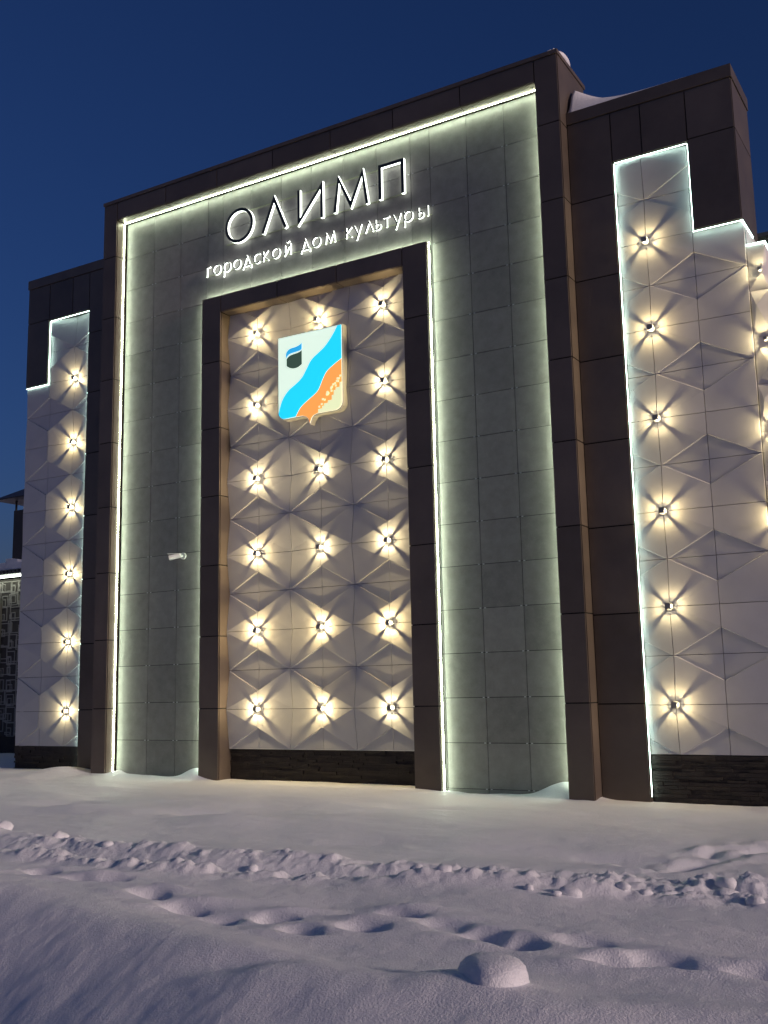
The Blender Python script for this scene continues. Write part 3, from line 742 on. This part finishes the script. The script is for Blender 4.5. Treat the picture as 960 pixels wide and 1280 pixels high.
MBc.v = q+[n0]+[(a, b, c-.03) for a, b, c in q]; MBc.f = [(0,1,4),(1,2,4),(2,3,4),(3,0,4),(8,7,6,5),(0,5,6,1),(1,6,7,2),(2,7,8,3),(3,8,5,0)]
MBc.build('cowl', 'metal_dark', chim)

# ------------------------------------------------------------------ roof snow
def blob(name, c, r, seed, label, cat, group=None, m='snow', sub=3, amp=.22, flat=None, jit=0.0):
    bm = bmesh.new(); bmesh.ops.create_icosphere(bm, subdivisions=sub, radius=1.0)
    rg = np.random.RandomState(seed)
    P = np.array([v.co for v in bm.verts]); ph = rg.rand(8, 3)*6.28; fr = rg.randn(8, 3)*2.0
    n = sum(np.sin(P@fr[i]+ph[i, 0]) for i in range(8))/8*amp*1.6
    for v, k in zip(bm.verts, n): v.co = v.co*(1+k+jit*rg.uniform(-1, 1))
    for v in bm.verts:
        v.co = Vector((v.co.x*r[0], v.co.y*r[1], v.co.z*r[2]))
        if flat is not None and v.co.z < flat: v.co.z = flat
    me = bpy.data.meshes.new(name); bm.to_mesh(me); bm.free(); me.materials.append(M[m]); me.polygons.foreach_set('use_smooth', [True]*len(me.polygons))
    o = bpy.data.objects.new(name, me); o.location = c; link(o); return tag(o, label, cat, group)
def snow_layer(name, x0, x1, y0, y1, zfun, zbase, label):
    nx_, ny_ = 70, 24; V = []; F = []
    for j in range(ny_+1):
        for i in range(nx_+1):
            x = x0+(x1-x0)*i/nx_; y = y0+(y1-y0)*j/ny_
            ed = min(1, min(i, nx_-i)*.5+.0, 1) if i in (0, nx_) else 1
            e2 = math.sin(min(1, j/3.0)*math.pi/2)
            V.append((x, y, zbase+max(.002, zfun(x, y)*e2*ed)))
    for j in range(ny_):
        for i in range(nx_):
            a = j*(nx_+1)+i; F.append((a, a+1, a+nx_+2, a+nx_+1))
    o = mesh_obj(name, V, F, 'snow', None, True); tag(o, label, 'snow'); return o
def wob(x, y, s, sd): return float(vnoise(np.array([x*s]), np.array([y*s]), sd)[0])
snow_layer('snow_drift', PR1+.02, 6.49, .26, 1.24, lambda x, y: .05+.04*wob(x, y, 1.5, 5)+.44*math.exp(-((x-4.27)/.40)**1.3 if x > 4.27 else 0)*min(1, (y-.2)/.30)+.12*math.exp(-((x-5.2)/.7)**2)*(y-.2), 8.106, 'snow drift on the right wing roof heaped against the portal')
snow_layer('snow_layer', -6.64, PL0-.02, .33, 1.24, lambda x, y: .03+.03*wob(x, y, 1.5, 9), 8.106, 'thin snow layer on the left wing roof')
snow_layer('snow_layer', PL0, PR1, .02, 1.08, lambda x, y: .035+.03*wob(x, y, 1.2, 13)+.10*math.exp(-((x-4.2)/.12)**2)*(1+.8*wob(x, y, 5, 3)), 8.962, 'thin snow layer along the top of the tall portal')
blob('snow_clump', (4.22, .34, 9.0), (.07, .30, .07), 4, 'lumpy snow clump on the upper right corner of the portal', 'snow')

# ------------------------------------------------------------------ snow mound and chunks
blob('snow_mound', (6.46, -7.66, gz(6.46, -7.66)-.012), (.20, .18, .100), 31, 'rounded snow-covered mound on the bank in the foreground', 'snow mound', amp=.24, sub=4, jit=.022)
CH = [(6.02,-5.42,.062),(5.02,-5.44,.05),(5.27,-4.95,.06),(6.31,-5.13,.05),(6.94,-4.84,.085),(7.19,-5.02,.05),(4.58,-5.32,.055),(4.78,-5.42,.045),(5.94,-5.51,.035),(2.06,-5.47,.075),(-.46,-4.95,.08),(.49,-5.05,.07),(6.84,-4.30,.07),(5.72,-5.48,.03),(6.46,-5.11,.04),(6.98,-4.55,.06),(1.3,-5.2,.05),(3.1,-5.3,.045)]
SPEC = {4: 'largest snow clod at the right end of the ploughed track', 0: 'bright rounded snow clod lying alone just in front of the track', 9: 'upright snow clod in the left third of the ploughed track',
        10: 'big snow clod on the track rim at the left picture edge', 12: 'snow clod on the trodden heap at far right', 5: 'snow clod nearest the right picture edge in front of the track', 11: 'second big snow clod from the left edge on the track rim'}
for i, (x, y, r) in enumerate(CH):
    blob('snow_chunk', (x, y, gz(x, y)+r*.25), (r*1.2, r, r*.8), 100+i, SPEC.get(i, 'small loose clod of snow lying along the ploughed track'), 'snow chunk', 'loose snow clods along the track', sub=2, amp=.38, jit=.13)
